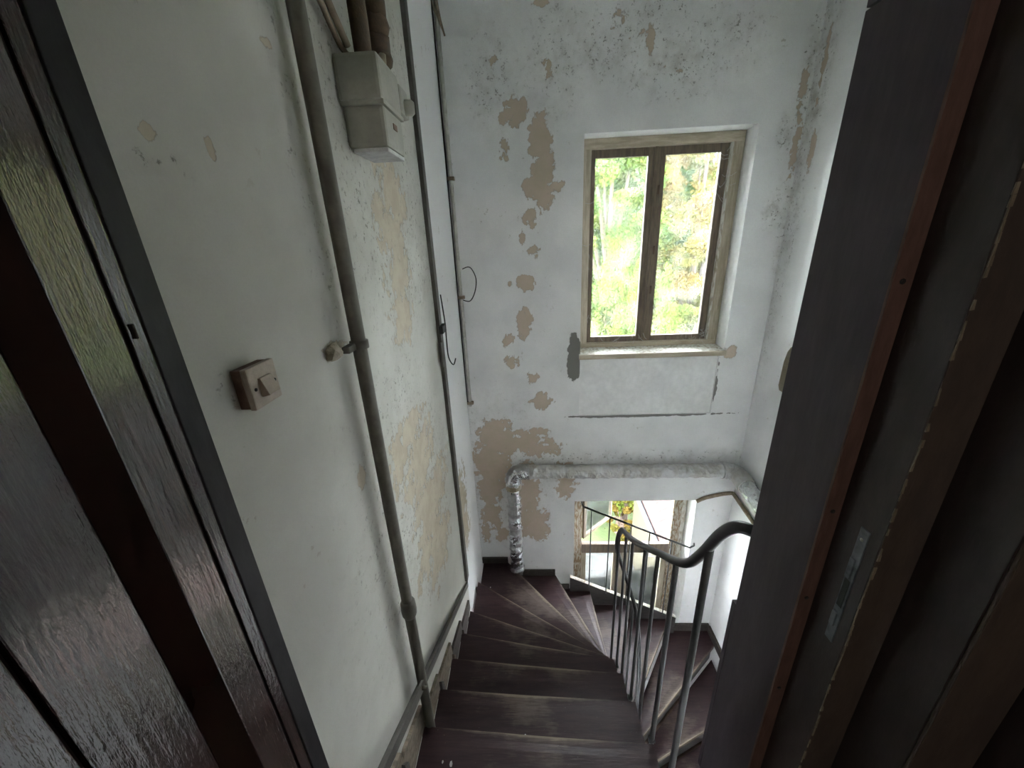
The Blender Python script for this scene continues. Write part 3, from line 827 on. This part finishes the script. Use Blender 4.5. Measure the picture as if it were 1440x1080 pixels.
el = smooth_path([(1.64, 2.945, -1.958), (1.70, 2.94, -1.96), (1.742, 2.90, -1.965), (1.752, 2.84, -1.975), (1.752, 2.74, -1.99)], 6)
tube('foil_elbow', el, .072, 'foil_dusty', lp, 18, .06, False)
tube('foil_wrap', [(1.752, 2.74 - .02 * i, -1.99 - .002 * i) for i in range(100)], .066, 'foil', lp, 14, .04, False)
cp = empty('cable_moulding', (1.8, 2.9, -2.3)); tag(cp, 'thin dusty brown pipe rounding the lower right corner', 'pipe')
tube('moulding_run', smooth_path([(1.50, D - .008, -2.345), (1.58, D - .012, -2.30), (1.72, D - .014, -2.262), (1.80, D - .02, -2.25), (XR - .022, 2.99, -2.25), (XR - .018, 2.88, -2.265), (XR - .018, 2.5, -2.30), (XR - .018, 1.2, -2.4)], 6), .017, 'cable_old', cp, 10, .06)

# ------------------------------------------------------------------ doorway, right side
rj = empty('door_frame', (.55, .5, LAND)); tag(rj, 'dark layered door frame on the right with bare reddish edge', 'door frame')
ln = box('lining_board', (.500, .568, LAND), (.524, .735, .290), 'lining_paint', rj, .0015)
box('lining_board', (.500, .568, .293), (.524, .735, .56), 'lining_paint', rj, .0015)
be = box('bare_edge', (.4985, .5625, LAND), (.525, .568, .56), 'raw_wood', rj, .001)
for z in (-.076, -.46, -.66, -.92):
    tube('screw_hole', [(.511, .5615, z), (.511, .563, z)], .004, 'black_wire', be, 8)
box('rebate', (.5255, .484, LAND), (.548, .567, .56), 'dark_trim', rj, .001)
box('frame_post', (.5262, .4825, LAND), (.590, .486, .56), 'frame_brown', rj)
box('frame_post', (.5485, .40, LAND), (.590, .4825, .56), 'dark_trim', rj) if False else None
box('casing_return', (.5865, .392, LAND), (.600, .4822, .56), 'dark_trim', rj, .001)  # both returns coloured darker than the casing, recess shade put into the colour
box('casing', (.588, .385, LAND), (.684, .392, .56), 'frame_brown', rj, .002)
box('casing_return', (.684, .335, LAND), (.70, .392, .56), 'dark_trim', rj, .001)
# a ragged seam of old filler along the post edge
bm = bmesh.new()
random.seed(3)
for i in range(150):
    z = LAND + .2 + i * .0125
    if random.random() < .28:
        continue
    w = random.uniform(.0006, .0034)
    j = .0012 * math.sin(i * .37)
    add_prism(bm, [(.5262 + j - w * .5, .4808, z), (.5262 + j + w, .4808, z + .001), (.5262 + j + w * random.uniform(.2, 1), .4808, z + .0128), (.5262 + j - w * .3, .4808, z + .0125)], (0, .0018, 0))
from_bm('cracked_filler', bm, 'crack_filler', rj)
st = box('strike_plate', (.5235, .503, -.70), (.5258, .520, -.455), 'strike_metal', rj, .001)
box('latch_slot', (.5228, .507, -.62), (.5236, .517, -.56), 'black_wire', st)
box('latch_tongue', (.5205, .5085, -.556), (.5236, .518, -.515), 'strike_metal', st, .001)
box('latch_tongue', (.5205, .5085, -.665), (.5236, .518, -.635), 'strike_metal', st, .001)
tube('plate_screw', [(.5225, .5115, -.475), (.5237, .5115, -.475)], .003, 'box_plastic', st, 8)
box('lower_lining', (.4995, .7355, LAND), (.53, .7505, -.887), 'lining_paint', rj, .001)

bl = empty('bell_box', (.52, .745, -.31)); tag(bl, 'rounded cream bell box peeping out behind the dark doorpost', 'bell')
bm = bmesh.new()
prof = [(-.309, .7355), (-.309, .7475), (-.300, .753), (-.25, .7515), (-.228, .747), (-.218, .741), (-.214, .7355)]
add_prism(bm, [(.502, y, z) for z, y in prof], (.07, 0, 0))
from_bm('bell_cover', bm, 'bell_cream', bl)
box('bell_button', (.53, .752, -.275), (.55, .757, -.255), 'box_plastic', bl, .002)

# ------------------------------------------------------------------ doorway, left side: frame and open glossy door
lj = empty('door_casing', (-.56, .52, LAND)); tag(lj, 'dark casing strips of the left door post', 'door frame')
box('casing', (XL - .03, .517, LAND), (-.543, .559, .56), 'trim_blue', lj, .002)
box('casing_bead', (XL - .03, .489, LAND), (-.5425, .5135, .56), 'door_varnish', lj, .002)
box('casing_back', (XL - .05, .478, LAND), (-.548, .517, .56), 'dark_trim', lj)
tube('hinge_pin', [(-.5415, .498, -.105), (-.5415, .498, -.085)], .003, 'dark_trim', lj, 8)
dr = empty('door_1', (-.53, .47, LAND)); tag(dr, 'glossy dark brown panelled door standing open on the left', kind='structure')
ZB, ZT = LAND + .01, .53
# leaf: hinged at its far edge, swung not quite square, so its face mirrors the window;
# built along s (from the hinge) and k (out of the face): stile, sloping moulding, sunk panel boards
HA = math.radians(12.5)
LT = Vector((math.sin(HA), -math.cos(HA))); LN = Vector((math.cos(HA), math.sin(HA))); LH = Vector((-.525, .470))
def lf(s, k, z):
    p = LH + LT * s + LN * k
    return (p.x, p.y, z)
def leaf_board(name, s0, s1, k0, k1, z0, z1, mat='door_varnish', bev=.0025):
    return prism(name, [lf(s0, k0, z0), lf(s1, k0, z0), lf(s1, k1, z0), lf(s0, k1, z0)], (0, 0, z1 - z0), mat, dr, bev)
leaf_board('stile', .003, .078, -.042, 0, ZB, ZT)
prism('moulding', [lf(.0785, -.0005, ZB + .12), lf(.113, -.030, ZB + .12), lf(.113, -.04, ZB + .12), lf(.0785, -.04, ZB + .12)], (0, 0, ZT - ZB - .24), 'moulding_varnish', dr)
leaf_board('panel_groove', .233, .243, -.042, -.037, ZB + .10, ZT - .10, 'dark_trim', 0)
for s0, s1 in ((.1135, .2345), (.2415, .41), (.414, .58), (.584, .74)):
    leaf_board('panel_board', s0, s1, -.04, -.030, ZB + .10, ZT - .10, bev=.002)
leaf_board('stile', .742, .87, -.042, 0, ZB, ZT)
leaf_board('rail', .0785, .7415, -.0415, -.001, ZB, ZB + .12)
leaf_board('rail', .0785, .7415, -.0415, -.001, ZT - .12, ZT)

# ------------------------------------------------------------------ flakes on the steps, cobwebs in the window
def flake(x, y, z, s, lab, rot):
    bm = bmesh.new()
    pts = []
    for i in range(7):
        th = rot + i / 7 * 2 * math.pi
        r = s * (1 + .35 * math.cos(th - rot)) * random.uniform(.75, 1.1)
        pts.append((x + r * math.cos(th) * .6, y + r * math.sin(th), z + .001))
    add_prism(bm, pts, (0, 0, .0018))
    o = from_bm('paint_flake', bm, 'flake_white')
    tag(o, lab, 'paint flake', 'paint flakes on the steps')
flake(-.387, .953, ZK[1], .012, 'largest white paint flake, left end of the nearest step', 1.3)
flake(-.425, .962, ZK[1], .006, 'small flake left of the largest flake on the nearest step', .2)
flake(-.075, 1.14, ZK[2], .010, 'white paint flake in the middle of the second step', 1.5)
flake(-.44, 1.40, ZK[3], .006, 'white speck at the left end of the third step', .5)
flake(-.44, 2.72, ZK[7], .008, 'white speck on the corner step near the lagged pipe', .8)
flake(1.52, 2.74, ZK[12], .008, 'white speck on the lower step near the right wall', .4)

def web(name, lab, lines):
    o = empty(name, lines[0][0])
    tag(o, lab, 'cobweb')
    for pts in lines:
        tube('thread', pts, .0011, 'web', o, 4)
random.seed(5)
def strands(c, ex, n):
    L = []
    for i in range(n):
        a = Vector((c[0] + random.uniform(-ex[0], ex[0]), c[1] + random.uniform(-.004, .004), c[2] + random.uniform(-ex[1], ex[1])))
        b = a + Vector((random.uniform(-.07, .07), 0, random.uniform(-.06, .06)))
        mid = (a + b) / 2 + Vector((0, 0, -.012))
        L.append([a, mid, b])
    return L
web('cobweb', 'pale cobweb threads in the upper right corner of the upper window', strands((1.40, 3.17, .38), (.05, .16), 16))
web('cobweb', 'pale cobweb clump in the lower right corner of the upper window', strands((1.36, 3.17, -.80), (.10, .05), 24))
web('cobweb', 'stray cobweb threads along the left edge of the upper window', strands((.50, 3.17, -.2), (.03, .55), 10))
web('cobweb', 'cobweb threads across the bottom rail of the upper window', strands((.80, 3.17, -.82), (.25, .03), 10))

# ------------------------------------------------------------------ outside: garden, trees, the neighbour's lean-to
GZ = -8.2
gd = box('garden_lawn', (-40, 3.4, GZ - .5), (60, 90, GZ), 'lawn'); tag(gd, 'sunlit lawn of the garden below', kind='structure')
yd = box('yard_paving', (-2.0, 3.4, GZ), (2.9, 8.8, GZ + .05), 'concrete'); tag(yd, 'pale concrete yard seen through the lower window', kind='structure')

def leaf_tree(name, label, base, H, crown, n, size, cols, trunk_r=.18, droop=0.0, group=None, seed=0, cat='tree'):
    r = np.random.default_rng(seed)
    root = empty(name, base)
    tag(root, label, cat, group)
    cx, cy, cz = base
    # clumps inside the crown volume, leaves on the clumps
    nc = max(30, n // 260)
    th = r.uniform(0, 2 * np.pi, nc); ph = np.arccos(r.uniform(-1, 1, nc)); rr = r.uniform(.45, 1, nc) ** .5
    C = np.stack([rr * np.sin(ph) * np.cos(th) * crown[0], rr * np.sin(ph) * np.sin(th) * crown[1], rr * np.cos(ph) * crown[2]], -1)
    k = r.integers(0, nc, n)
    cr = r.uniform(.35, .8, nc) * min(crown) * .42
    off = r.normal(0, 1, (n, 3)); off /= np.linalg.norm(off, axis=1)[:, None]
    off *= (r.uniform(.3, 1, n) ** .5 * cr[k])[:, None]
    off[:, 2] *= .8
    if droop:
        off[:, 2] *= 1 + droop * r.random(n) * 2.5; off[:, 0] *= .55; off[:, 1] *= .55
    P = C[k] + off + np.array([0, 0, H - crown[2]])
    # leaf quads (pointed: four corners of a lozenge)
    ax = r.normal(0, 1, (n, 3)); ax[:, 2] -= .5 + droop; ax /= np.linalg.norm(ax, axis=1)[:, None]
    up = r.normal(0, 1, (n, 3)); sd = np.cross(ax, up); sd /= np.linalg.norm(sd, axis=1)[:, None] + 1e-9
    s = size * r.uniform(.6, 1.35, n)
    A = P - ax * s[:, None]; B = P + ax * s[:, None]
    S = sd * (s * .55)[:, None]
    Vx = np.stack([A, P + S, B, P - S], 1).reshape(-1, 3)
    me = bpy.data.meshes.new('foliage')
    me.vertices.add(n * 4); me.vertices.foreach_set('co', Vx.ravel().astype(np.float32))
    me.loops.add(n * 4); me.loops.foreach_set('vertex_index', np.arange(n * 4, dtype=np.int32))
    me.polygons.add(n); me.polygons.foreach_set('loop_start', (np.arange(n) * 4).astype(np.int32))
    me.update(calc_edges=True)
    ca = np.array(cols)
    pick = r.integers(0, len(ca), nc)[k]
    mixv = r.random((n, 1))
    cc = ca[pick] * (1 - .45 * mixv) + ca[r.integers(0, len(ca), n)] * (.45 * mixv)
    cc *= .28 * r.uniform(.8, 1.2, (n, 1))
    rgba = np.concatenate([np.repeat(cc, 4, 0), np.ones((n * 4, 1))], 1)
    at = me.attributes.new('leafcol', 'FLOAT_COLOR', 'POINT'); at.data.foreach_set('color', rgba.ravel().astype(np.float32))
    o = bpy.data.objects.new('foliage', me); link(o, root, 'leaf'); o['kind'] = 'stuff'
    bm = bmesh.new()
    add_tube(bm, smooth_path([(0, 0, -.1), (.06, .03, H * .3), (-.05, 0, H * .6), (0, 0, H * .93)], 4), list(np.linspace(trunk_r, trunk_r * .15, 13)), 8)
    for i in range(9):
        q = C[i % nc] + np.array([0, 0, H - crown[2]])
        z0 = max(H * .3, q[2] * .62)
        add_tube(bm, smooth_path([(0, 0, z0), tuple(q * .5 + np.array([0, 0, z0 * .5 + .2])), tuple(q)], 3), list(np.linspace(trunk_r * .4, .02, 7)), 6)
    me2 = bpy.data.meshes.new('trunk'); bm.to_mesh(me2); bm.free()
    link(bpy.data.objects.new('trunk', me2), root, 'bark')
    return root

GR = [(.13, .26, .045), (.20, .34, .06), (.28, .40, .08), (.10, .20, .05)]
YG = [(.36, .44, .09), (.30, .42, .08), (.42, .46, .12), (.22, .36, .07)]
OR = [(.48, .40, .10), (.55, .42, .13), (.42, .42, .10), (.50, .34, .12), (.34, .40, .09)]
DK = [(.06, .13, .05), (.09, .17, .06), (.12, .22, .08)]
leaf_tree('green_tree', 'bright green leafy tree in the left pane of the upper window', (2.3, 11.5, GZ), 11.6, (1.6, 1.6, 4.8), 60000, .055, GR + YG, seed=1)
leaf_tree('weeping_tree', 'light green weeping tree low in the left pane of the upper window', (2.5, 9.2, GZ), 7.9, (1.1, 1.1, 3.6), 36000, .045, YG, droop=1.2, seed=2)
leaf_tree('autumn_tree', 'yellow-orange tree in the right pane of the upper window', (4.7, 11.5, GZ), 12.0, (1.6, 1.5, 4.4), 56000, .052, OR, seed=3)
leaf_tree('garden_shrub', 'yellow-green bush at the bottom of the upper window right pane', (4.0, 9.4, GZ), 6.6, (.85, .85, 1.6), 22000, .045, YG, seed=4)
leaf_tree('dark_tree', 'dark blue-green tree filling the gap between the window panes', (4.4, 15.5, GZ), 13.5, (2.3, 2.0, 6.2), 36000, .085, DK + GR[:1], seed=5)
BG = [((3.0, 18), 13.2), ((5.6, 21), 14.5), ((8.6, 18.5), 13.4), ((13, 19), 13.5), ((10.8, 25), 15.5), ((6.2, 27), 16), ((15.5, 27), 15)]
BL = ['far tree behind the bright green tree', 'far tall tree behind the dark tree', 'far tree behind the autumn tree', 'far tree at the right of the garden', 'farthest tree on the right', 'farthest tree in the middle', 'far tree hidden at the garden end']
for i, ((x, y), h) in enumerate(BG):
    leaf_tree('far_tree', BL[i], (x, y, GZ), h, (2.9, 2.2, h * .45), 24000, .12, (GR + DK) if i % 2 else (GR + YG), .25, group='trees at the back of the garden', seed=20 + i)
leaf_tree('small_green_tree', 'green tree crown behind the open leaf of the lower window', (1.75, 9.6, GZ), 3.0, (1.1, .9, 1.3), 12000, .07, GR + YG, .1, seed=40)
leaf_tree('golden_shrub', 'golden-brown shrub seen through the lower window', (2.36, 8.75, GZ), 2.0, (.38, .5, .9), 8000, .05, [(.46, .33, .09), (.40, .30, .08), (.30, .30, .07)], .05, seed=41)

# neighbour's yellow house with a narrow pink-tiled lean-to
hs = empty('neighbour_house', (3.6, 7.5, GZ)); tag(hs, 'yellow house with a pink tiled lean-to roof beside the yard', 'house')
box('wall', (3.05, 5.0, GZ), (6.5, 8.4, -3.6), 'house_yellow', hs)
box('lean_to_wall', (2.55, 5.05, GZ), (3.05, 8.3, -5.75), 'house_yellow', hs)
random.seed(9)
rf = empty('roof', (0, 0, 0)); rf.parent = hs
rf.matrix_parent_inverse = Matrix.Identity(4)
prism('roof', [(2.40, 4.9, -5.60), (3.05, 4.9, -5.16), (3.05, 4.9, -5.22), (2.40, 4.9, -5.66)], (0, 3.5, 0), 'roof_tile', hs)
bpy.data.objects.remove(rf)
tile_me = None
rows, cols_ = 3, 14
for i in range(rows):
    for j in range(cols_):
        u0 = i / rows; u1 = (i + 1) / rows + .06
        y0 = 4.9 + j * .25
        a = (2.38 + .65 * u0, -5.585 + .44 * u0 - .0); b = (2.38 + .65 * min(u1, 1.0), -5.585 + .44 * min(u1, 1.0))
        if tile_me is None:
            bm = bmesh.new()
            pts = []
            n_ = 6
            for q in range(n_ + 1):
                yy = .245 * q / n_
                pts.append((yy, .028 * math.sin(math.pi * q / n_)))
            va = [bm.verts.new((0, p[0], .012 + p[1])) for p in pts]
            vb = [bm.verts.new((.235, p[0], .146 + p[1] * .9)) for p in pts]
            vc = [bm.verts.new((0, p[0], -.006)) for p in (pts[0], pts[-1])]
            for q in range(n_):
                bm.faces.new((va[q], va[q + 1], vb[q + 1], vb[q]))
            bm.faces.new([vc[0]] + va + [vc[1]])
            tile_me = bpy.data.meshes.new('roof_tile'); bm.to_mesh(tile_me); bm.free()
            tile_me.materials.append(MAT['roof_tile'])
        o = bpy.data.objects.new('roof_tile', tile_me)
        col.objects.link(o); o.parent = hs
        o.location = Vector((a[0], y0, a[1] + .015 + .012 * (rows - i))) - hs.location
tube('gutter', [(2.34, 4.85, -5.62), (2.34, 8.45, -5.62)], .05, 'zinc', hs, 8)
for (y0, y1) in ((5.4, 6.1), (7.0, 7.7)):
    wn = box('window', (3.03, y0, -4.9), (3.06, y1, -4.0), 'frame_paint', hs)
    box('pane', (3.022, y0 + .07, -4.83), (3.031, y1 - .07, -4.07), 'dark_trim', wn)
